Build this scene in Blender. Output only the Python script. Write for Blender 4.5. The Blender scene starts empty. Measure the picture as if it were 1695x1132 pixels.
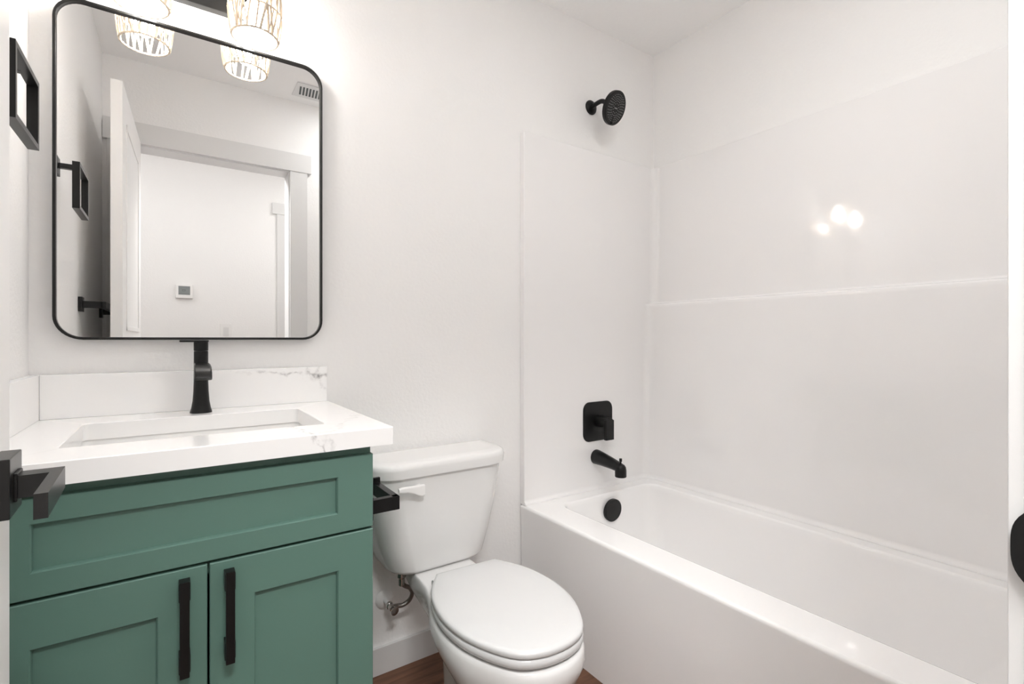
import bpy, bmesh, math, random
from mathutils import Vector, Matrix, Euler
R = math.radians
random.seed(7)
scene = bpy.context.scene
COL = scene.collection

# ------------------------------------------------------------------ camera, world, lamps, exposure
cam_d = bpy.data.cameras.new('camera')
cam = bpy.data.objects.new('camera', cam_d); COL.objects.link(cam)
cam.location = (0.274, -1.573, 1.085)
cam.rotation_euler = (R(90), 0, R(-34.45))
cam_d.sensor_fit = 'HORIZONTAL'; cam_d.sensor_width = 36.0
cam_d.lens = 819.0 / 1695.0 * 36.0
cam_d.shift_y = -4.0 / 1695.0
cam_d.clip_start = 0.01
scene.camera = cam

w = bpy.data.worlds.new('world'); scene.world = w; w.use_nodes = True
w.node_tree.nodes['Background'].inputs[0].default_value = (1, .98, .95, 1)
w.node_tree.nodes['Background'].inputs[1].default_value = 0.3

scene.view_settings.view_transform = 'Standard'
scene.view_settings.look = 'None'
scene.view_settings.gamma = 1
scene.view_settings.use_curve_mapping = False
scene.view_settings.exposure = 0.38
scene.cycles.max_bounces = 16
scene.cycles.diffuse_bounces = 12
scene.cycles.glossy_bounces = 6
scene.cycles.sample_clamp_indirect = 60.0

BULB = 76.0         # emission of the two vanity bulbs
CEILING_FILL = 5.0        # watts of the added fill light under the bathroom ceiling
HALL = 5.0           # watts of each hall downlight
def area(name, loc, size, watts, col=(1, 1, .995)):
    d = bpy.data.lights.new(name, 'AREA'); d.shape = 'DISK'; d.size = size
    d.energy = watts; d.color = col
    o = bpy.data.objects.new(name, d); COL.objects.link(o); o.location = loc
    return o
area('hall_lamp_light', (-0.45, -2.10, 2.425), 0.30, HALL)
area('hall_lamp_light.001', (1.35, -2.10, 2.425), 0.30, HALL)

area('ceiling_fill_light', (1.22, -1.10, 2.436), 0.24, CEILING_FILL)  # unseen fill, added to brighten the tub side of the room
# two added fill spots in the hall, aimed down through the bathroom doorway
def fill_spot(name, loc, aim, watts):
    d = bpy.data.lights.new(name, 'SPOT'); d.energy = watts; d.color = (1, 1, .995)
    d.spot_size = R(95); d.spot_blend = .8; d.shadow_soft_size = .16
    o = bpy.data.objects.new(name, d); COL.objects.link(o); o.location = loc
    o.rotation_euler = (Vector(aim) - Vector(loc)).to_track_quat('-Z', 'Y').to_euler()
fill_spot('hall_fill_spot', (.45, -1.95, 2.38), (.80, -.75, .25), 85)
fill_spot('hall_fill_spot.001', (.12, -1.95, 2.38), (1.39, -.80, .25), 60)

# ------------------------------------------------------------------ materials
def mat(name, col, rough=.5, metal=0.0, spec=.5, coat=0.0, bump=None):
    m = bpy.data.materials.new(name); m.use_nodes = True
    nt = m.node_tree; b = nt.nodes['Principled BSDF']
    b.inputs['Base Color'].default_value = (*col, 1)
    b.inputs['Roughness'].default_value = rough
    b.inputs['Metallic'].default_value = metal
    b.inputs['Specular IOR Level'].default_value = spec
    if coat:
        b.inputs['Coat Weight'].default_value = coat
        b.inputs['Coat Roughness'].default_value = .04
    if bump:
        sc, st, dist = bump
        tc = nt.nodes.new('ShaderNodeTexCoord')
        n = nt.nodes.new('ShaderNodeTexNoise'); n.inputs['Scale'].default_value = sc
        n.inputs['Detail'].default_value = 3
        bp = nt.nodes.new('ShaderNodeBump'); bp.inputs['Strength'].default_value = st
        bp.inputs['Distance'].default_value = dist
        nt.links.new(tc.outputs['Object'], n.inputs['Vector'])
        nt.links.new(n.outputs['Fac'], bp.inputs['Height'])
        nt.links.new(bp.outputs['Normal'], b.inputs['Normal'])
    return m

def math_node(nt, op, a, b=None, c=None):
    n = nt.nodes.new('ShaderNodeMath'); n.operation = op
    for i, v in enumerate((a, b, c)):
        if v is None: continue
        if isinstance(v, (int, float)): n.inputs[i].default_value = v
        else: nt.links.new(v, n.inputs[i])
    return n.outputs[0]

M = {}
M['wall'] = mat('wall_paint', (.87, .863, .856), .55, spec=.3, bump=(90, .25, .004))
M['ceil'] = mat('ceiling_paint', (.92, .914, .908), .7, spec=.2, bump=(70, .25, .004))
M['trim'] = mat('trim_paint', (.72, .715, .71), .35, spec=.4)
M['door'] = mat('door_paint', (.87, .86, .85), .4, spec=.4)
M['acrylic'] = mat('tub_acrylic', (.90, .892, .888), .05, spec=.5)
M['surround'] = mat('surround_acrylic', (.865, .855, .851), .055, spec=.5)
M['china'] = mat('china', (.78, .775, .768), .06, spec=.5)
M['seat'] = mat('seat_plastic', (.66, .66, .66), .06, spec=.5)
M['black'] = mat('matte_black_metal', (.006, .006, .006), .36, spec=.3)
M['blacksatin'] = mat('satin_black_metal', (.020, .0195, .019), .30, metal=.35, spec=.4)
M['chrome'] = mat('chrome', (.55, .53, .51), .22, metal=1)
M['braid'] = mat('braided_steel', (.30, .28, .26), .35, metal=1, bump=(900, .6, .001))
M['whiteplastic'] = mat('white_plastic', (.83, .82, .81), .3)
M['mirror'] = mat('mirror_glass', (.83, .83, .825), .0, metal=1)
M['green'] = mat('green_cabinet_paint', (.106, .198, .163), .36, spec=.4)
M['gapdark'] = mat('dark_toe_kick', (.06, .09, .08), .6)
M['screen'] = mat('grey_screen', (.22, .24, .24), .3)
M['slotdark'] = mat('vent_slot_dark', (.10, .11, .11), .7)
M['rattan'] = mat('rattan', (.66, .56, .45), .75, spec=.2, bump=(400, .5, .001))
M['nozzle'] = mat('nozzle_grey', (.34, .34, .34), .5)
M['basin'] = mat('sink_china', (.85, .845, .835), .08)

def emis(name, col, s):
    m = bpy.data.materials.new(name); m.use_nodes = True
    nt = m.node_tree; nt.nodes.clear()
    e = nt.nodes.new('ShaderNodeEmission'); o = nt.nodes.new('ShaderNodeOutputMaterial')
    e.inputs[0].default_value = (*col, 1); e.inputs[1].default_value = s
    nt.links.new(e.outputs[0], o.inputs[0]); return m
M['bulb'] = emis('glowing_bulb', (1, .995, .985), BULB)
M['halllamp'] = emis('hall_lamp_diffuser', (1, .97, .93), 8)

def floor_mat():
    m = mat('wood_plank_floor', (.2, .1, .06), .42, spec=.4)
    nt = m.node_tree; b = nt.nodes['Principled BSDF']
    tc = nt.nodes.new('ShaderNodeTexCoord')
    mp = nt.nodes.new('ShaderNodeMapping'); nt.links.new(tc.outputs['Object'], mp.inputs['Vector'])
    br = nt.nodes.new('ShaderNodeTexBrick'); nt.links.new(mp.outputs[0], br.inputs['Vector'])
    br.inputs['Scale'].default_value = 1; br.inputs['Brick Width'].default_value = 1.2
    br.inputs['Row Height'].default_value = .18; br.inputs['Mortar Size'].default_value = .0012
    br.inputs['Color1'].default_value = (.175, .085, .050, 1)
    br.inputs['Color2'].default_value = (.115, .055, .034, 1)
    br.inputs['Mortar'].default_value = (.04, .02, .012, 1)
    mp2 = nt.nodes.new('ShaderNodeMapping'); mp2.inputs['Scale'].default_value = (3, 40, 3)
    nt.links.new(tc.outputs['Object'], mp2.inputs['Vector'])
    n = nt.nodes.new('ShaderNodeTexNoise'); n.inputs['Scale'].default_value = 1.6
    n.inputs['Detail'].default_value = 6; n.inputs['Distortion'].default_value = .6
    nt.links.new(mp2.outputs[0], n.inputs['Vector'])
    cr = nt.nodes.new('ShaderNodeValToRGB')
    cr.color_ramp.elements[0].position = .3; cr.color_ramp.elements[0].color = (.62, .6, .58, 1)
    cr.color_ramp.elements[1].position = .7; cr.color_ramp.elements[1].color = (1.25, 1.2, 1.15, 1)
    nt.links.new(n.outputs['Fac'], cr.inputs[0])
    mx = nt.nodes.new('ShaderNodeMix'); mx.data_type = 'RGBA'; mx.blend_type = 'MULTIPLY'
    mx.inputs[0].default_value = 1
    nt.links.new(br.outputs['Color'], mx.inputs[6]); nt.links.new(cr.outputs[0], mx.inputs[7])
    nt.links.new(mx.outputs[2], b.inputs['Base Color'])
    return m
M['floor'] = floor_mat()

def quartz(name, veins):
    """white quartz; VEINS: list of (axis value node fn) grey veins wandering along lines in object space"""
    m = mat(name, (.91, .905, .90), .12, spec=.5)
    nt = m.node_tree; b = nt.nodes['Principled BSDF']
    tc = nt.nodes.new('ShaderNodeTexCoord')
    sx = nt.nodes.new('ShaderNodeSeparateXYZ'); nt.links.new(tc.outputs['Object'], sx.inputs[0])
    def noise(scale, detail=5, off=0.0):
        mp = nt.nodes.new('ShaderNodeMapping'); mp.inputs['Location'].default_value = (off, off * .7, off * .3)
        nt.links.new(tc.outputs['Object'], mp.inputs['Vector'])
        n = nt.nodes.new('ShaderNodeTexNoise'); n.inputs['Scale'].default_value = scale
        n.inputs['Detail'].default_value = detail; nt.links.new(mp.outputs[0], n.inputs['Vector'])
        return n.outputs['Fac']
    total = None
    for k, (ax, ay, az, c, wob, width, lo, hi, amt) in enumerate(veins):
        d = math_node(nt, 'MULTIPLY', sx.outputs[0], ax)
        d = math_node(nt, 'MULTIPLY_ADD', sx.outputs[1], ay, d)
        d = math_node(nt, 'MULTIPLY_ADD', sx.outputs[2], az, d)
        d = math_node(nt, 'SUBTRACT', d, c)
        nn = math_node(nt, 'SUBTRACT', noise(34, 6, 3.1 * k + 1), .5)
        d = math_node(nt, 'MULTIPLY_ADD', nn, wob, d)
        d = math_node(nt, 'ABSOLUTE', d)
        s = math_node(nt, 'DIVIDE', d, width)
        s = math_node(nt, 'SUBTRACT', 1.0, s)
        s = math_node(nt, 'MAXIMUM', s, 0.0)
        s = math_node(nt, 'POWER', s, 1.5)
        br = nt.nodes.new('ShaderNodeMapRange'); br.inputs[1].default_value = .38; br.inputs[2].default_value = .62
        nt.links.new(noise(60, 4, 9.0 + k), br.inputs[0])
        s = math_node(nt, 'MULTIPLY', s, br.outputs[0])
        g = nt.nodes.new('ShaderNodeMapRange'); g.inputs[1].default_value = lo; g.inputs[2].default_value = hi
        nt.links.new(sx.outputs[0], g.inputs[0])
        s = math_node(nt, 'MULTIPLY', s, g.outputs[0])
        s = math_node(nt, 'MULTIPLY', s, amt)
        total = s if total is None else math_node(nt, 'ADD', total, s)
    mx = nt.nodes.new('ShaderNodeMix'); mx.data_type = 'RGBA'
    mx.inputs[6].default_value = (.91, .905, .90, 1); mx.inputs[7].default_value = (.30, .29, .29, 1)
    tt = math_node(nt, 'MINIMUM', total, 1.0)
    nt.links.new(tt, mx.inputs[0]); nt.links.new(mx.outputs[2], b.inputs['Base Color'])
    return m
# (ax, ay, az, c, wobble, width, x_lo, x_hi, amount)
M['quartz'] = quartz('quartz_counter', [(1, .25, .35, .117, .075, .006, .10, .14, .75),
                                        (1, -.6, 0, .36, .10, .012, .0, .2, .3)])
M['quartz_splash'] = quartz('quartz_splash', [(.10, 0, 1, .146, .045, .007, -.02, .22, .7),
                                              (.8, 0, .6, .30, .12, .020, .16, .26, .45)])

# ------------------------------------------------------------------ mesh helpers
def add_bm(dst, src):
    me = bpy.data.meshes.new('tmp'); src.to_mesh(me); src.free(); dst.from_mesh(me); bpy.data.meshes.remove(me)

def box(bm, x0, x1, y0, y1, z0, z1, bev=0.0, seg=2, M4=None):
    b = bmesh.new()
    bmesh.ops.create_cube(b, size=1)
    for v in b.verts:
        v.co = Vector(((x0 + x1) / 2 + v.co.x * (x1 - x0), (y0 + y1) / 2 + v.co.y * (y1 - y0), (z0 + z1) / 2 + v.co.z * (z1 - z0)))
    if bev: bmesh.ops.bevel(b, geom=b.edges[:], offset=bev, segments=seg, profile=.5, affect='EDGES')
    if M4: bmesh.ops.transform(b, matrix=M4, verts=b.verts)
    add_bm(bm, b)

def loft(bm, rings, cap0=True, cap1=True, closed=True):
    vs = [[bm.verts.new(p) for p in r] for r in rings]
    n = len(vs[0])
    for a, b in zip(vs[:-1], vs[1:]):
        for i in range(n if closed else n - 1):
            j = (i + 1) % n
            try: bm.faces.new((a[i], a[j], b[j], b[i]))
            except ValueError: pass
    if cap0: bm.faces.new(list(reversed(vs[0])))
    if cap1: bm.faces.new(vs[-1])
    return vs

def frame_axes(d):
    d = d.normalized()
    up = Vector((0, 0, 1)) if abs(d.z) < .95 else Vector((1, 0, 0))
    a = d.cross(up).normalized(); b = d.cross(a).normalized()
    return a, b

def tube(bm, pts, rad, n=12, caps=True):
    pts = [Vector(p) for p in pts]
    rads = rad if isinstance(rad, (list, tuple)) else [rad] * len(pts)
    rings = []; a = None
    for i, p in enumerate(pts):
        d = (pts[min(i + 1, len(pts) - 1)] - pts[max(i - 1, 0)]).normalized()
        if a is None: a, b = frame_axes(d)
        else:
            a = (a - d * a.dot(d)).normalized(); b = d.cross(a).normalized()
        rings.append([p + (a * math.cos(2 * math.pi * k / n) + b * math.sin(2 * math.pi * k / n)) * rads[i] for k in range(n)])
    loft(bm, rings, caps, caps)

def spline(pts, n=8):
    P = [Vector(p) for p in pts]; P = [P[0] * 2 - P[1]] + P + [P[-1] * 2 - P[-2]]
    out = []
    for i in range(1, len(P) - 2):
        for k in range(n):
            t = k / n
            out.append(.5 * ((2 * P[i]) + (P[i + 1] - P[i - 1]) * t + (2 * P[i - 1] - 5 * P[i] + 4 * P[i + 1] - P[i + 2]) * t * t
                             + (3 * P[i] - P[i - 1] - 3 * P[i + 1] + P[i + 2]) * t ** 3))
    out.append(P[-2]); return out

def lathe(bm, prof, origin=(0, 0, 0), axis=(0, 0, 1), n=32, caps=True):
    """PROF: (radius, height along axis)"""
    o = Vector(origin); d = Vector(axis).normalized(); a, b = frame_axes(d)
    rings = [[o + d * h + (a * math.cos(2 * math.pi * k / n) + b * math.sin(2 * math.pi * k / n)) * max(r, 1e-5) for k in range(n)] for r, h in prof]
    loft(bm, rings, caps, caps)

def rrect(x0, x1, y0, y1, r, k=6):
    """rounded rectangle outline in 2-D, counter-clockwise, 4*(k+1) points"""
    rs = r if isinstance(r, (list, tuple)) else [r] * 4
    out = []
    for (cx, cy, a0, q) in ((x1, y1, 0, rs[0]), (x0, y1, 90, rs[1]), (x0, y0, 180, rs[2]), (x1, y0, 270, rs[3])):
        ox = cx - q if cx == x1 else cx + q; oy = cy - q if cy == y1 else cy + q
        for i in range(k + 1):
            t = R(a0 + 90 * i / k); out.append((ox + q * math.cos(t), oy + q * math.sin(t)))
    return out

def obj(name, bm, m, parent=None, smooth=40):
    bmesh.ops.remove_doubles(bm, verts=bm.verts, dist=1e-6)
    bmesh.ops.recalc_face_normals(bm, faces=bm.faces)
    me = bpy.data.meshes.new(name); bm.to_mesh(me); bm.free()
    me.materials.append(M[m] if isinstance(m, str) else m)
    if smooth:
        for p in me.polygons: p.use_smooth = True
        me.set_sharp_from_angle(angle=R(smooth))
    o = bpy.data.objects.new(name, me); COL.objects.link(o)
    if smooth:
        wn = o.modifiers.new('weighted_normal', 'WEIGHTED_NORMAL'); wn.keep_sharp = True; wn.weight = 80
    if parent: o.parent = parent
    return o

def pobj(name, bm, m, parent, smooth=40):
    """a part given in world coordinates under a parent that has a location"""
    o = obj(name, bm, m, None, smooth)
    base = Vector((0, 0, 0)); p = parent
    while p: base += p.location; p = p.parent
    o.data.transform(Matrix.Translation(-base)); o.parent = parent
    return o

def thing(name, label, cat, loc=(0, 0, 0), group=None):
    o = bpy.data.objects.new(name, None); COL.objects.link(o); o.location = loc
    o.empty_display_size = .05
    o['label'] = label; o['category'] = cat
    if group: o['group'] = group
    return o
def tag(o, label, cat, group=None):
    o['label'] = label; o['category'] = cat
    if group: o['group'] = group
    return o
def struct(name, bm, m, label=None, parent=None, smooth=40):
    o = obj(name, bm, m, parent, smooth)
    if not parent: o['kind'] = 'structure'
    if label: o['label'] = label
    return o
B = bmesh.new

# ------------------------------------------------------------------ the room
W, FY, HY, CZ = 2.175, -1.487, -2.72, 2.44      # right wall, front wall face, hall wall face, ceiling
DX0, DX1, DZ = 0.110, 0.815, 2.030               # door opening
b = B(); box(b, -1.4, 2.4, -2.85, .1, -.1, 0); struct('floor', b, 'floor', 'brown wood plank floor')
b = B(); box(b, -1.4, 2.4, -2.85, .1, CZ, CZ + .1); struct('ceiling', b, 'ceil', 'plain off white ceiling')
b = B(); box(b, -.1, W + .1, 0, .1, 0, CZ); struct('wall_back', b, 'wall', 'off white wall behind vanity and toilet')
b = B(); box(b, -.1, 0, FY - .0, 0, 0, CZ); struct('wall_left', b, 'wall', 'off white wall left of the vanity')
b = B(); box(b, W, W + .1, HY, 0, 0, CZ); struct('wall_right', b, 'wall', 'off white wall above the tub surround')
b = B()
box(b, -1.3, DX0 - .02, FY - .118, FY, 0, CZ); box(b, DX1 + .02, W, FY - .118, FY, 0, CZ)
box(b, DX0 - .02, DX1 + .02, FY - .118, FY, DZ + .02, CZ)
struct('wall_front', b, 'wall', 'off white wall with the bathroom doorway')
b = B(); box(b, -1.4, 2.4, HY - .1, HY, 0, CZ); struct('wall_hall', b, 'wall', 'white hallway wall seen in the mirror')
b = B(); box(b, -1.4, -1.3, HY, FY - .118, 0, CZ); struct('wall_hall_end', b, 'wall')
# baseboards
b = B(); box(b, .640, 1.391, -.013, 0, 0, .088, .002); struct('baseboard_back', b, 'trim', 'white baseboard behind the toilet')
b = B(); box(b, 0, .013, FY + .002, -.56, 0, .088, .002); struct('baseboard_left', b, 'trim')
b = B(); box(b, .925, 1.39, FY, FY + .013, 0, .088, .002); struct('baseboard_front', b, 'trim')
b = B(); box(b, -1.3, .93, HY, HY + .013, 0, .088, .002); struct('baseboard_hall', b, 'trim')
# door frame: jambs, stops, casing
b = B()
box(b, DX0 - .02, DX0, FY - .118, FY, 0, DZ + .02); box(b, DX1, DX1 + .02, FY - .118, FY, 0, DZ + .02)
box(b, DX0, DX1, FY - .118, FY, DZ, DZ + .02)
jamb = struct('trim_1', b, 'trim', 'white door jamb')
b = B()
cy0, cy1 = FY, FY + .0155
box(b, .018, DX0 - .005, cy0, cy1, 0, DZ + .006, .0015); box(b, DX1 + .005, DX1 + .097, cy0, cy1, 0, DZ + .006, .0015)
box(b, .002, DX1 + .118, cy0, cy1 + .004, DZ + .006, DZ + .108, .0015)
struct('trim_2', b, 'trim', 'white door casing around the bathroom doorway')
b = B()
hy = FY - .118
box(b, .018, DX0 - .005, hy - .016, hy, 0, DZ + .006, .0015); box(b, DX1 + .005, DX1 + .097, hy - .016, hy, 0, DZ + .006, .0015)
box(b, .0, DX1 + .118, hy - .020, hy, DZ + .006, DZ + .108, .0015)
struct('trim_3', b, 'trim', 'white door casing on the hall side')
# strike plate on the right jamb, its lip bulging towards the room
b = B()
prof = []
for i in range(17):
    t = -1 + 2 * i / 16
    prof.append((FY + .001 + .0115 * max(0, 1 - abs(t) ** 3.2), .925 + .0305 * t))
r0 = [(DX1 - .0018, y, z) for y, z in prof] + [(DX1 - .0018, FY - .040, .9555), (DX1 - .0018, FY - .040, .8945)]
r1 = [(DX1 + .0002, y, z) for y, z in prof] + [(DX1 + .0002, FY - .040, .9555), (DX1 + .0002, FY - .040, .8945)]
loft(b, [r0, r1])
o = obj('strike_plate', b, 'black', jamb); o['label'] = 'black strike plate with rounded lip'
# hall doorway: casing and closed door
b = B()
box(b, .948, 1.04, HY, HY + .016, 0, 2.068, .0015); box(b, .915, 1.95, HY, HY + .020, 2.068, 2.155, .0015)
box(b, 1.84, 1.93, HY, HY + .016, 0, 2.068, .0015)
struct('trim_4', b, 'trim', 'white casing of a doorway across the hall')
b = B(); box(b, 1.04, 1.84, HY, HY + .006, 0.01, 2.068); struct('door_2', b, 'door', 'white door across the hall')

# bathroom door, swung open against the left wall
door_len, door_th = .690, .036
b = B()
box(b, 0, door_th, 0, door_len, .012, 2.042, .0015)
door = obj('door_1', b, 'door'); door['kind'] = 'structure'; door['label'] = 'white door standing open along the left wall'
door.location = (.1100, -1.480, 0); door.rotation_euler = (0, 0, R(2))
for z0, z1 in ((.22, .98), (1.12, 1.92)):
    b = B()
    y0, y1 = .11, door_len - .11
    # raised moulding frame around each panel
    for (a0, a1, c0, c1) in ((y0, y0 + .018, z0, z1), (y1 - .018, y1, z0, z1), (y0, y1, z0, z0 + .018), (y0, y1, z1 - .018, z1)):
        box(b, door_th - .001, door_th + .003, a0, a1, c0, c1, .001)
    obj('panel_moulding', b, 'door', door)
# lever set: rosette, neck, lever
ly = door_len - .074
b = B(); zc = .937
box(b, door_th, door_th + .0165, ly - .029, ly + .029, zc - .030, zc + .030, .0012)
lev = obj('door_lever', b, 'blacksatin', door); lev['label'] = 'satin black square lever handle'
b = B(); box(b, door_th + .016, door_th + .0195, ly - .0145, ly + .0145, zc - .0165, zc + .0125, .001)
obj('collar', b, 'black', lev)
b = B()
Lp = [(door_th + .019, ly - .012), (door_th + .043, ly - .012), (door_th + .043, ly - .104), (door_th + .053, ly - .104), (door_th + .053, ly + .012), (door_th + .019, ly + .012)]
loft(b, [[(x, y, z) for x, y in Lp] for z in (zc - .0135, zc + .0095)])
obj('lever', b, 'blacksatin', lev)

# ------------------------------------------------------------------ vanity cabinet
cab = thing('vanity_cabinet', 'sage green shaker vanity cabinet under the white countertop', 'cabinet', (.327, -.27, 0))
b = B()
x0, x1, yf = .020, .6265, -.516
box(b, x0, x0 + .016, yf + .019, -.001, .0, .8615); box(b, x1 - .016, x1, yf + .019, -.001, .0, .8615)
box(b, x0 + .0165, x1 - .0165, -.02, -.006, .1, .8615); box(b, x0 + .0165, x1 - .0165, yf + .019, -.0205, .1, .116)
pobj('carcass', b, 'green', cab, 0)
b = B()
for xa, xb, za, zb in ((x0, x0 + .038, .1, .8615), (x1 - .038, x1, .1, .8615), (x0 + .038, x1 - .038, .806, .8615), (x0 + .038, x1 - .038, .66, .71), (x0 + .038, x1 - .038, .1, .14)):
    box(b, xa, xb, yf - .001, yf + .018, za, zb)
pobj('face_frame', b, 'green', cab, 0)
b = B(); box(b, x0 + .017, x1 - .017, -.455, -.44, 0, .0995); pobj('toe_kick', b, 'gapdark', cab, 0)
def shaker(x0, x1, z0, z1, sx, sz, yf=-.5355, th=.0185):
    """one slab: frame face, a small bevelled step, recessed panel"""
    b = B()
    def ring(ix, iz, y): return [(x0 + ix, y, z0 + iz), (x1 - ix, y, z0 + iz), (x1 - ix, y, z1 - iz), (x0 + ix, y, z1 - iz)]
    loft(b, [ring(.0, .0, yf + th), ring(0, 0, yf + .0015), ring(.0015, .0015, yf), ring(sx - .003, sz - .003, yf), ring(sx - .001, sz - .001, yf + .0025),
             ring(sx, sz, yf + .009)], True, True)
    return b
dr = pobj('drawer_front', shaker(.0215, .6265, .688, .842, .0755, .042), 'green', cab, 25)
def cab_handle(x, parent):
    b = B()
    box(b, x - .0072, x + .0072, -.566, -.558, .508, .672, .0012)
    box(b, x - .0085, x + .0085, -.5605, -.5355, .637, .668, .0012); box(b, x - .0085, x + .0085, -.5605, -.5355, .514, .545, .0012)
    return b
for dx0, dx1, hx in ((.0215, .3252, .291), (.3288, .6265, .359)):
    d = pobj('cabinet_door', shaker(dx0, dx1, .113, .683, .0745, .0745), 'green', cab, 25)
    h = pobj('handle', cab_handle(hx, d), 'black', d); h['label'] = 'black bar pull'

# ------------------------------------------------------------------ countertop, sink, faucet
top = thing('countertop', 'white quartz countertop with faint grey veins on the green vanity', 'countertop', (.333, -.28, .862))
SX0, SX1, SY0, SY1 = .1115, .5535, -.437, -.138
b = B()
def rr3(x0, x1, y0, y1, r, z, k=6): return [(x, y, z) for x, y in rrect(x0, x1, y0, y1, r, k)]
ox0, ox1, oy0, oy1 = .0015, .664, -.556, -.0015
loft(b, [rr3(SX0, SX1, SY0, SY1, .012, .862), rr3(ox0, ox1, oy0, oy1, .002, .862), rr3(ox0, ox1, oy0, oy1, .002, .8975),
         rr3(ox0 + .0015, ox1 - .0015, oy0 + .0015, oy1 - .0015, .002, .899), rr3(SX0 - .0015, SX1 + .0015, SY0 - .0015, SY1 + .0015, .012, .899),
         rr3(SX0, SX1, SY0, SY1, .012, .8975), rr3(SX0, SX1, SY0, SY1, .012, .862)], False, False)
pobj('slab', b, 'quartz', top)
b = B(); box(b, .0215, .660, -.0215, -.0015, .8992, 1.003, .0012); pobj('backsplash', b, 'quartz_splash', top)
b = B(); box(b, .0015, .0212, -.552, -.0015, .8992, 1.003, .0012); pobj('side_splash', b, 'quartz_splash', top)

b = B()
e = .006
def sk(i, z, r): return rr3(SX0 - e + i, SX1 + e - i, SY0 - e + i, SY1 + e - i, r, z)
loft(b, [sk(-.016, .848, .03), sk(-.016, .8612, .03), sk(0, .8612, .02), sk(.003, .856, .02), sk(.014, .78, .03), sk(.022, .745, .04), sk(.045, .727, .05), sk(.12, .722, .03),
         ], False, True)
loft(b, [sk(-.016, .848, .03), sk(-.003, .846, .03), sk(.006, .76, .04), sk(.03, .715, .05), sk(.1, .708, .03)], False, True)
sink = tag(obj('sink', b, 'basin'), 'white rectangular undermount sink set into the countertop', 'sink')
b = B(); lathe(b, [(.022, 0), (.022, .002), (.012, .003), (.001, .003)], (.333, -.287, .7222), (0, 0, 1), 24)
obj('drain', b, 'black', sink)

fx, fy, fz = .334, -.080, .8992
fau = thing('faucet', 'matte black single-hole faucet behind the sink', 'faucet', (fx, fy, fz))
b = B()
lathe(b, [(.0245, 0), (.0245, .002), (.0215, .012), (.0185, .030), (.0168, .055), (.0160, .080), (.0158, .155), (.0150, .1565)], (fx, fy, fz), (0, 0, 1), 40)
pobj('body', b, 'black', fau)
# spout: rounded slab growing out of the body and rolling over at the lip
b = B()
sec = []
for (y, z, hw, th) in ((fy + .0, fz + .113, .0155, .022), (fy - .03, fz + .118, .0165, .020), (fy - .07, fz + .118, .0175, .018), (fy - .095, fz + .113, .018, .018), (fy - .108, fz + .103, .018, .020), (fy - .112, fz + .092, .018, .020)):
    sec.append((y, z, hw, th))
path = [Vector((fx, s[0], s[1])) for s in sec]
rings = []
for i, s in enumerate(sec):
    d = (path[min(i + 1, len(path) - 1)] - path[max(0, i - 1)]).normalized()
    nrm = Vector((1, 0, 0)).cross(d).normalized()
    rings.append([path[i] + Vector((1, 0, 0)) * x + nrm * y for x, y in rrect(-s[2], s[2], -s[3] / 2, s[3] / 2, .004, 4)])
loft(b, rings)
pobj('spout', b, 'blacksatin', fau)
b = B()
lathe(b, [(.0148, .1570), (.0160, .1585), (.0160, .1785), (.0152, .180)], (fx, fy, fz), (0, 0, 1), 40)
box(b, fx - .046, fx + .0165, fy - .0130, fy + .0130, fz + .1795, fz + .1845, .0015)
pobj('handle', b, 'black', fau)

# ------------------------------------------------------------------ mirror
mir = thing('wall_mirror', 'rounded rectangular mirror in a thin black metal frame above the faucet', 'mirror', (.3445, -.001, 1.4885))
mx0, mx1, mz0, mz1, mr, fw = .044, .645, 1.0845, 1.8935, .056, .0065
def mring(i, y, k=10): return [(x, y, z) for x, z in rrect(mx0 + i, mx1 - i, mz0 + i, mz1 - i, mr - i, k)]
b = B()
loft(b, [mring(fw, -.001), mring(0, -.001), mring(0, -.0265), mring(.001, -.0275), mring(fw - .001, -.0275), mring(fw, -.0265), mring(fw, -.001)], False, False)
pobj('frame', b, 'blacksatin', mir)
b = B(); loft(b, [mring(fw - .0005, -.008), mring(fw - .0005, -.020)], True, True)
pobj('glass', b, 'mirror', mir)

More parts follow.
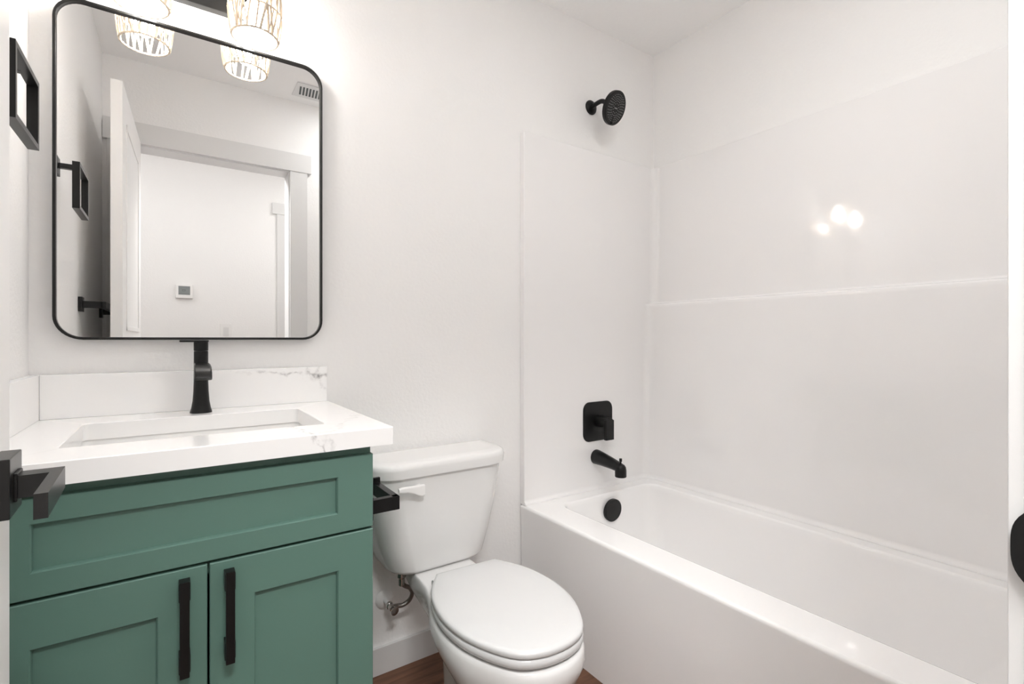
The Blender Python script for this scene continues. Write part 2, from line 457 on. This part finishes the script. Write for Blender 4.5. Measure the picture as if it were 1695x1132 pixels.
# ------------------------------------------------------------------ vanity light: plate, arms, sockets, bulbs, woven shades
vl = thing('vanity_light', 'dark wall light with two glowing woven rope shades above the mirror', 'wall light', (.333, -.0005, 2.03))
b = B(); box(b, .215, .452, -.024, -.0005, 1.973, 2.09, .002); pobj('backplate', b, 'blacksatin', vl)
SHZ0, SHH = 1.877, .150
def shade_r(t): return .0535 + .0075 * math.sin(math.pi * min(1, max(0, t * .95 + .04))) + .002 * t
for k, sx in enumerate((.2125, .4530)):
    sy = -.118
    b = B(); tube(b, spline([(sx + (.06 if k == 0 else -.06), -.022, 2.055), (sx + (.03 if k == 0 else -.03), -.07, 2.062), (sx, -.105, 2.062), (sx, sy, 2.05), (sx, sy, 2.03)], 6), .007, 12)
    pobj('arm', b, 'blacksatin', vl)
    b = B(); lathe(b, [(.010, 2.035), (.020, 2.03), (.020, 1.992), (.017, 1.99)], (sx, sy, 0), (0, 0, 1), 24)
    pobj('socket', b, 'blacksatin', vl)
    b = B(); lathe(b, [(.012, 1.990), (.014, 1.975), (.024, 1.958), (.029, 1.94), (.0285, 1.925), (.022, 1.908), (.012, 1.901), (.001, 1.899)], (sx, sy, 0), (0, 0, 1), 24)
    pobj('bulb', b, 'bulb', vl)
    # shade: three rope hoops joined by slanting strands
    rnd = random.Random(20 + k)
    b = B()
    levels = [0, .43, 1.0]
    def P(a, t, dr=0.0): 
        r = shade_r(t) + dr
        return Vector((sx + r * math.cos(a), sy + r * math.sin(a), SHZ0 + SHH * t))
    for t in levels:
        N = 64
        pts = [P(2 * math.pi * i / N, t, .0006 * math.sin(i * 2.7)) for i in range(N)]
        rr = .0027
        rings = []
        for i, p in enumerate(pts):
            rad = Vector((math.cos(2 * math.pi * i / N), math.sin(2 * math.pi * i / N), 0))
            q = rr * (1 + .18 * math.sin(i * 2.1))
            rings.append([p + (rad * math.cos(2 * math.pi * j / 8) + Vector((0, 0, 1)) * math.sin(2 * math.pi * j / 8)) * q for j in range(8)])
        rings.append(rings[0]); loft(b, rings, False, False)
    for t0, t1, n in ((0, .43, 22), (.43, 1.0, 24)):
        for i in range(n):
            a0 = 2 * math.pi * (i + rnd.uniform(-.25, .25)) / n
            for s in (-1, 1):
                if rnd.random() < .12: continue
                a1 = a0 + s * 2 * math.pi * rnd.uniform(.25, .75) / n
                rw = rnd.uniform(.0019, .0038)
                tube(b, [P(a0 + (a1 - a0) * q, t0 + (t1 - t0) * q, .0008 * s) for q in (0, .33, .66, 1)], rw, 6)
    pobj('lamp_shade', b, 'rattan', vl)
    # spider at the top that carries the shade
    for a in (0, 2.094, 4.189):
        b = B(); tube(b, [(sx + .018 * math.cos(a), sy + .018 * math.sin(a), 2.020), tuple(P(a, 1.0))], .0018, 8)
        pobj('shade_spoke', b, 'blacksatin', vl)

# ------------------------------------------------------------------ towel ring and towel bar on the left wall
tr = thing('towel_ring', 'square black towel ring on the left wall beside the mirror', 'towel ring', (0, -.335, 1.57))
b = B(); box(b, .0005, .010, -.358, -.312, 1.548, 1.598, .001); pobj('wall_plate', b, 'blacksatin', tr)
b = B(); box(b, .010, .050, -.343, -.327, 1.567, 1.581, .001); pobj('post', b, 'blacksatin', tr)
b = B()
y0, y1, z0, z1, xa, xb, t = -.447, -.273, 1.448, 1.577, .046, .0625, .0095
oy = lambda i, x: [(x, y0 + i, z0 + i), (x, y1 - i, z0 + i), (x, y1 - i, z1 - i), (x, y0 + i, z1 - i)]
loft(b, [oy(t, xa), oy(0, xa), oy(0, xb), oy(t, xb), oy(t, xa)], False, False)
pobj('ring', b, 'blacksatin', tr, 20)
tb = thing('towel_bar', 'long square black towel bar behind the open door, seen in the mirror', 'towel bar', (0, -1.08, 1.21))
for y in (-.780, -1.385):
    b = B(); box(b, .0005, .012, y - .024, y + .024, 1.184, 1.236, .001); pobj('wall_plate', b, 'blacksatin', tb)
    b = B(); box(b, .012, .066, y - .010, y + .010, 1.198, 1.222, .001); pobj('post', b, 'blacksatin', tb)
b = B(); box(b, .060, .076, -1.395, -.770, 1.198, 1.222, .001); pobj('bar', b, 'blacksatin', tb)

# ------------------------------------------------------------------ toilet paper holder on the vanity side
tp = thing('toilet_paper_holder', 'open black toilet paper holder on the vanity side, without a roll', 'paper holder', (.6275, -.485, .715))
b = B(); box(b, .6270, .6355, -.512, -.462, .690, .740, .001); pobj('mounting_plate', b, 'black', tp)
b = B(); box(b, .6355, .701, -.498, -.482, .6985, .729, .001); pobj('post', b, 'black', tp)
b = B(); box(b, .685, .701, -.4985, -.362, .6985, .729, .001); box(b, .685, .701, -.3705, -.362, .70, .742, .001); pobj('arm', b, 'black', tp)

# ------------------------------------------------------------------ toilet
TX = .974
toi = thing('toilet', 'white two-piece toilet with closed lid between vanity and bathtub', 'toilet', (TX, -.4, 0))
HP = [(-.293, .095), (-.35, .131), (-.40, .153), (-.45, .164), (-.50, .169), (-.55, .166), (-.60, .156), (-.65, .136), (-.70, .106), (-.728, .076), (-.743, .035)]
def outline(HP, tip, n=56, dy=0, grow=0.0, sx=1.0, ylo=None):
    half = [Vector((h, y)) for y, h in HP] + [Vector((0, tip))]
    full = half + [Vector((-p.x, p.y)) for p in reversed(half[:-1])]
    # smooth by Catmull-Rom then resample evenly
    sp = spline([(p.x, p.y, 0) for p in full], 6)
    L = [0]
    for a, c in zip(sp[:-1], sp[1:]): L.append(L[-1] + (c - a).length)
    out = []; j = 0
    for i in range(n):
        s = L[-1] * i / (n - 1)
        while j < len(L) - 2 and L[j + 1] < s: j += 1
        f = (s - L[j]) / max(1e-9, L[j + 1] - L[j])
        p = sp[j].lerp(sp[j + 1], f); out.append(Vector((p.x, p.y)))
    return out
def egg(i, z, HP=HP, tip=-.746, cy=-.52, sx=1, sy=1, dy=0):
    pts = outline(HP, tip); r = []
    for k, p in enumerate(pts):
        q = Vector((p.x, p.y - cy))
        L = q.length; q = q * (1 - i / L)
        ca, sa = math.cos(R(2.6)), math.sin(R(2.6))          # seat and lid sit very slightly askew
        r.append((TX + .002 + q.x * ca + q.y * sa, cy - q.x * sa + q.y * ca, z))
    return r
b = B()
loft(b, [egg(.004, .404), egg(.0, .4065), egg(0, .414), egg(.003, .4185), egg(.012, .4215), egg(.04, .4238), egg(.09, .4255)], True, True)
lid = pobj('seat_lid', b, 'seat', toi, 60)
b = B()
loft(b, [egg(.008, .3805), egg(.002, .383), egg(-.001, .390), egg(.0, .398), egg(.004, .4025), egg(.012, .4035)], True, True)
pobj('seat', b, 'seat', toi, 60)
for s in (-1, 1):
    b = B(); tube(b, [(TX + s * .07 - .018, -.283, .388), (TX + s * .07 + .018, -.283, .388)], .0105, 16); pobj('hinge', b, 'seat', toi)
BP = [(-.045, .085), (-.10, .096), (-.20, .1), (-.27, .108), (-.34, .13), (-.40, .153), (-.46, .166), (-.52, .170), (-.58, .164), (-.64, .142), (-.70, .108), (-.733, .073), (-.748, .035)]
def bowl(z, i, yr, hr, hf, tip):
    """section of the bowl at height z: rear edge YR with half-width HR, belly half-width HF, front TIP"""
    H2 = []
    for y, h in BP:
        q = (y + .045) / (-.752 + .045)
        t = min(1, max(0, (-y - .2) / .25))
        H2.append((yr + q * (tip - yr), h / .1 * hr * (1 - t) + h / .17 * hf * t))
    cy = (yr + tip) / 2; r = []
    for p in outline(H2, tip, 64):
        q = Vector((p.x, p.y - cy)); q *= (1 - i / q.length); r.append((TX + q.x, cy + q.y, z))
    return r
b = B()
loft(b, [bowl(0, 0, -.28, .078, .118, -.61), bowl(.02, 0, -.285, .072, .112, -.605), bowl(.10, 0, -.29, .067, .108, -.60), bowl(.16, 0, -.285, .068, .110, -.612), bowl(.205, 0, -.265, .071, .117, -.64),
         bowl(.245, 0, -.23, .078, .132, -.682), bowl(.275, 0, -.18, .084, .147, -.714), bowl(.30, 0, -.12, .092, .159, -.735), bowl(.325, 0, -.065, .097, .168, -.748), bowl(.345, 0, -.045, .099, .171, -.752),
         bowl(.362, .001, -.045, .099, .170, -.752), bowl(.371, .005, -.045, .099, .170, -.752), bowl(.375, .013, -.045, .099, .170, -.752)], True, True)
pobj('bowl', b, 'china', toi, 60)
# tank
def tk(z, hw, yf, i=0.0, yb=-.012, r=.055, cx=TX - .002):
    return [(x, y, z) for x, y in rrect(cx - hw + i, cx + hw - i, yf + i, yb - i, (max(.004, .02 - i), max(.004, .02 - i), max(.01, r - i), max(.01, r - i)), 8)]
b = B()
loft(b, [tk(.3765, .152, -.180, .016, r=.06), tk(.380, .158, -.184, .006, r=.065), tk(.392, .165, -.188, r=.07), tk(.45, .184, -.193, r=.075), tk(.55, .209, -.200, r=.08), tk(.65, .223, -.206, r=.082), tk(.680, .226, -.208, r=.082)], True, True)
pobj('tank', b, 'china', toi, 60)
b = B()
loft(b, [tk(.679, .232, -.212, .004, -.010, .09), tk(.681, .238, -.219, 0, -.008, .09), tk(.704, .240, -.221, 0, -.008, .09), tk(.714, .240, -.221, .003, -.008, .09), tk(.7195, .240, -.221, .008, -.008, .09), tk(.7225, .240, -.221, .018, -.008, .09), tk(.724, .240, -.221, .045, -.008, .09)], True, True)
pobj('tank_lid', b, 'china', toi, 60)
b = B()
lathe(b, [(.013, 0), (.013, .012), (.010, .014)], (.874, -.2055, .645), (0, -1, 0), 24)
path = [(.886, -.224, .643, .0165), (.876, -.226, .643, .0175), (.864, -.228, .645, .0155), (.848, -.231, .650, .0115), (.830, -.233, .654, .0090), (.812, -.234, .655, .0085), (.803, -.234, .655, .006)]
rings = []
for x, y, z, h in path:
    rings.append([(x, y + dy, z + dz) for dy, dz in rrect(-.006, .006, -h, h, .005, 4)])
loft(b, rings)
pobj('flush_lever', b, 'whiteplastic', toi)

# water supply: escutcheon, stub, valve, hose
ws = thing('water_supply_valve', 'toilet shutoff valve with braided hose and white wall flange', 'shutoff valve', (.846, 0, .236))
b = B(); lathe(b, [(.031, 0), (.030, -.004), (.024, -.009), (.012, -.012), (.010, -.012)], (.846, -.0005, .236), (0, 1, 0), 32); pobj('wall_flange', b, 'whiteplastic', ws)
b = B(); tube(b, [(.846, -.010, .236), (.846, -.045, .236)], .0085, 16); pobj('stub_pipe', b, 'whiteplastic', ws)
b = B()
lathe(b, [(.0105, .042), (.0115, .044), (.0115, .054), (.0095, .056), (.0095, .072), (.006, .074)], (.846, 0, .236), (0, -1, 0), 20)
tube(b, [(.846, -.062, .236), (.868, -.062, .234)], .0075, 14)
pobj('valve', b, 'chrome', ws)
b = B()
tube(b, [(.846, -.074, .236), (.846, -.084, .235)], .004, 10)
lathe(b, [(.004, -.003), (.013, -.002), (.013, .002), (.004, .003)], (.848, -.087, .234), (.15, -1, -.1), 20)
pobj('valve_knob', b, 'chrome', ws)
b = B()
hp = spline([(.866, -.062, .234), (.885, -.064, .233), (.904, -.070, .246), (.908, -.082, .272), (.894, -.096, .298), (.872, -.108, .316), (.862, -.112, .330)], 8)
tube(b, hp, .0068, 12); pobj('supply_hose', b, 'braid', ws)
b = B(); lathe(b, [(.008, .322), (.010, .325), (.010, .345), (.013, .347), (.015, .352), (.015, .3755)], (.860, -.112, 0), (0, 0, 1), 16); pobj('coupling_nut', b, 'chrome', ws)

# ------------------------------------------------------------------ bathtub
b = B()
TX0, TX1, TY0, TY1, TZ = 1.389, 2.172, -1.484, -.002, .446
IX0, IX1, IY0, IY1 = 1.514, 2.032, -1.40, -.102
o_ = lambda i, z, r=.004: rr3(TX0 + i, TX1 - i, TY0 + i, TY1 - i, r, z, 8)
n_ = lambda z, dl, dr, dn, df, r: rr3(IX0 + dl, IX1 - dr, IY0 + df, IY1 - dn, r, z, 8)
loft(b, [o_(.004, 0), o_(.003, .30), o_(.001, .425), o_(0, .434), o_(.0015, .440), o_(.005, .4445), o_(.010, TZ),
         n_(TZ + .0, -.010, -.010, -.010, -.010, .055), n_(.4445, -.004, -.004, -.004, -.004, .052), n_(.439, 0, 0, 0, 0, .05), n_(.425, .004, .003, .003, .01, .05),
         n_(.30, .018, .014, .018, .08, .06), n_(.18, .032, .028, .036, .15, .075), n_(.135, .045, .042, .052, .18, .085), n_(.115, .065, .062, .075, .21, .08), n_(.108, .10, .10, .12, .26, .06)], True, True)
tub = tag(obj('bathtub', b, 'acrylic', None, 50), 'white alcove bathtub with flat apron beside the toilet', 'bathtub')
b = B()
lathe(b, [(.036, 0), (.036, .010), (.046, .012), (.0465, .024), (.044, .0265), (.001, .028)], (1.775, -.102, .381), (0, -1, -.06), 40)
o = obj('overflow_cover', b, 'black', tub); o['label'] = 'round black overflow cover'

# surround: two end panels and a long panel with a ledge, as one moulded shell
sur = thing('tub_surround', 'glossy white three-wall tub surround with ledge above the bathtub', 'tub surround', (1.79, -.74, .446))
def plan(xp, ins=0.0, r=.035, y0=-.026, end=-1.462, k=8):
    """open outline in plan from the near edge on the back wall round to the front wall"""
    ya, yb = y0 + ins, end - ins
    p = [(1.392, -.001), (1.392, min(ya + .004, -.0015)), (1.3932, ya + .0012), (1.396, ya)]
    for i in range(k + 1):
        t = R(90 - 90 * i / k); p.append((xp - r + r * math.cos(t), ya - r + r * math.sin(t)))
    for i in range(k + 1):
        t = R(0 - 90 * i / k); p.append((xp - r + r * math.cos(t), yb + r + r * math.sin(t)))
    p += [(1.396, yb), (1.3932, yb - .0012), (1.392, max(yb - .004, -1.4855)), (1.392, -1.486)]
    return p
b = B()
L, U = 2.100, 2.148
def ring(z, xp, ins=0.0, r=.035): return [(x, y, z) for x, y in plan(xp, ins, r) + [(2.1738, -1.486), (2.1738, -.001)]]
loft(b, [ring(.4462, L - .012, -.010, .045), ring(.450, L - .0115, -.0095, .045), ring(.4545, L - .008, -.006, .043), ring(.459, L - .0015, -.001, .04), ring(.466, L, 0, .04), ring(.60, L + .002), ring(1.232, L + .0105), ring(1.242, L + .0115), ring(1.2485, L + .015), ring(1.2510, L + .021),
         ring(1.2515, U - .012), ring(1.254, U - .004), ring(1.262, U), ring(1.8870, U + .0068), ring(1.8890, U + .0078, .0008), ring(1.890, U + .0100, .003),
         ring(1.8905, U + .0235, .022, .01)], False, False)
pobj('wall_panels', b, 'surround', sur, 50)

# ------------------------------------------------------------------ shower head, valve, spout
sh = thing('showerhead', 'round black shower head on a short bent arm above the surround', 'shower head', (1.768, 0, 2.088))
b = B(); lathe(b, [(.031, 0), (.031, .003), (.026, .009), (.014, .012), (.010, .012)], (1.766, -.0005, 2.088), (0, -1, 0), 36); pobj('wall_flange', b, 'black', sh)
b = B(); tube(b, spline([(1.766, -.008, 2.088), (1.766, -.045, 2.092), (1.768, -.068, 2.090), (1.772, -.088, 2.076), (1.776, -.098, 2.064)], 6), .0095, 16); pobj('arm', b, 'black', sh)
hd = Vector((.20, -.86, -.42)).normalized(); hc = Vector((1.788, -.122, 2.045))
b = B()
lathe(b, [(.012, -.026), (.016, -.022), (.030, -.017), (.058, -.0165), (.0655, -.014), (.067, -.010), (.067, .002), (.0645, .0045), (.058, .0042), (.001, .0042)], hc, hd, 48)
head = pobj('spray_head', b, 'black', sh)
b = B(); a_, b_ = frame_axes(hd)
a_ = Vector((1, 0, 0)) - hd * hd.x; a_.normalize(); b_ = hd.cross(a_).normalized()
if b_.z < 0: b_ = -b_
for rr, n in ((.018, 10), (.028, 18), (.036, 22), (.044, 26), (.052, 30)):
    for i in range(n):
        t = 2 * math.pi * i / n + rr * 90
        if rr > .03 and abs(math.cos(t)) < .12 and math.sin(t) < 0: continue
        c = hc + (a_ * math.cos(t) + b_ * math.sin(t)) * rr
        lathe(b, [(.0015, .0040), (.0015, .0052), (.0009, .0056)], c, hd, 6)
nz = pobj('nozzles', b, 'nozzle', head)
b = B()
for i in range(6):                                   # unreadable row of tiny pale letters at the centre of the face
    c = hc + a_ * (-.009 + .0036 * i)
    h_ = .0022 if i % 2 else .0018
    p = [c + hd * .0043 + a_ * u * .0012 + b_ * v * h_ for u, v in ((-1, -1), (1, -1), (1, 1), (-1, 1))]
    loft(b, [p, [q + hd * .0003 for q in p]])
pobj('face_lettering', b, 'nozzle', head, 0)
b = B()
c = hc - b_ * .058
lathe(b, [(.006, .003), (.006, .009), (.004, .0105)], c, hd, 14)
pobj('spray_selector', b, 'black', head)

sv = thing('shower_valve', 'black rounded-square shower valve trim with lever on the surround', 'shower valve', (1.782, -.026, .735))
b = B()
pl = lambda i, y: [(x, y, z) for x, z in rrect(1.697 + i, 1.867 - i, .651 + i, .819 - i, .034 - i * .5, 8)]
loft(b, [pl(0, -.0262), pl(0, -.029), pl(.002, -.0315), pl(.006, -.0325)]); pobj('escutcheon', b, 'black', sv)
b = B(); lathe(b, [(.026, .0), (.026, .028), (.024, .032), (.022, .066), (.020, .068), (.001, .069)], (1.782, -.0315, .737), (0, -1, 0), 32); pobj('hub', b, 'black', sv)
b = B(); box(b, 1.760, 1.806, -.100, -.085, .664, .748, .0025); box(b, 1.764, 1.802, -.090, -.070, .722, .750, .003); pobj('lever', b, 'black', sv)

ts = thing('tub_spout', 'black tub spout with pull-up diverter below the shower valve', 'tub spout', (1.772, -.026, .583))
b = B()
rings = []
for y, z, rx, rz in ((-.0262, .583, .031, .031), (-.034, .583, .031, .031), (-.07, .5795, .028, .0275), (-.12, .573, .025, .023), (-.155, .567, .0235, .0195), (-.172, .564, .0225, .0165)):
    rings.append([(1.772 + rx * math.cos(2 * math.pi * k / 28), y, z + rz * math.sin(2 * math.pi * k / 28)) for k in range(28)])
loft(b, rings)
lathe(b, [(.0225, .529), (.0235, .531), (.0235, .556), (.021, .569), (.0155, .577), (.008, .5805), (.001, .581)], (1.772, -.168, 0), (0, 0, 1), 28)
pobj('spout_body', b, 'black', ts)
b = B(); lathe(b, [(.0035, .578), (.0035, .590), (.0058, .591), (.0058, .602), (.005, .603)], (1.772, -.168, 0), (0, 0, 1), 16); pobj('diverter_knob', b, 'black', ts)

# ------------------------------------------------------------------ ceiling vent, hall thermostat, hall switch, hall lamps
cv = thing('ceiling_vent', 'white slotted ceiling vent reflected near the mirror top right', 'vent', (.95, -1.30, 2.44))
b = B()
box(b, .815, 1.095, -1.405, -1.245, 2.434, 2.4395, .002); pobj('grille', b, 'trim', cv)
for i in range(14):
    x = .840 + i * .0165
    b = B()
    box(b, x, x + .0095, -1.372, -1.278, 2.4325, 2.4345, .0005, 1, Matrix.Translation((x, -1.325, 0)) @ Matrix.Rotation(R(8), 4, 'Z') @ Matrix.Translation((-x, 1.325, 0)))
    pobj('slot', b, 'slotdark', cv)

th = thing('thermostat', 'white square thermostat with grey display on the hallway wall', 'thermostat', (.343, HY, 1.425))
b = B(); box(b, .290, .396, HY + .0005, HY + .024, 1.378, 1.478, .006, 3); pobj('case', b, 'whiteplastic', th)
b = B(); box(b, .308, .378, HY + .0235, HY + .0246, 1.404, 1.466, .0004, 1); s_ = pobj('display', b, 'screen', th)
b = B()
for k, (xa, xb, za, zb) in enumerate(((.331, .349, 1.440, 1.442), (.331, .333, 1.430, 1.442), (.347, .349, 1.430, 1.442), (.331, .349, 1.430, 1.432), (.312, .374, 1.412, 1.4135))):
    box(b, xa, xb, HY + .0245, HY + .0249, za, zb)
pobj('display_marks', b, 'slotdark', s_, 0)
sw = thing('light_switch', 'white rocker light switch low on the hallway wall', 'light switch', (.603, HY, 1.145))
b = B(); box(b, .565, .641, HY + .0005, HY + .006, 1.085, 1.202, .002); pobj('cover_plate', b, 'whiteplastic', sw)
b = B(); box(b, .586, .620, HY + .0055, HY + .009, 1.110, 1.177, .001); pobj('rocker', b, 'trim', sw)
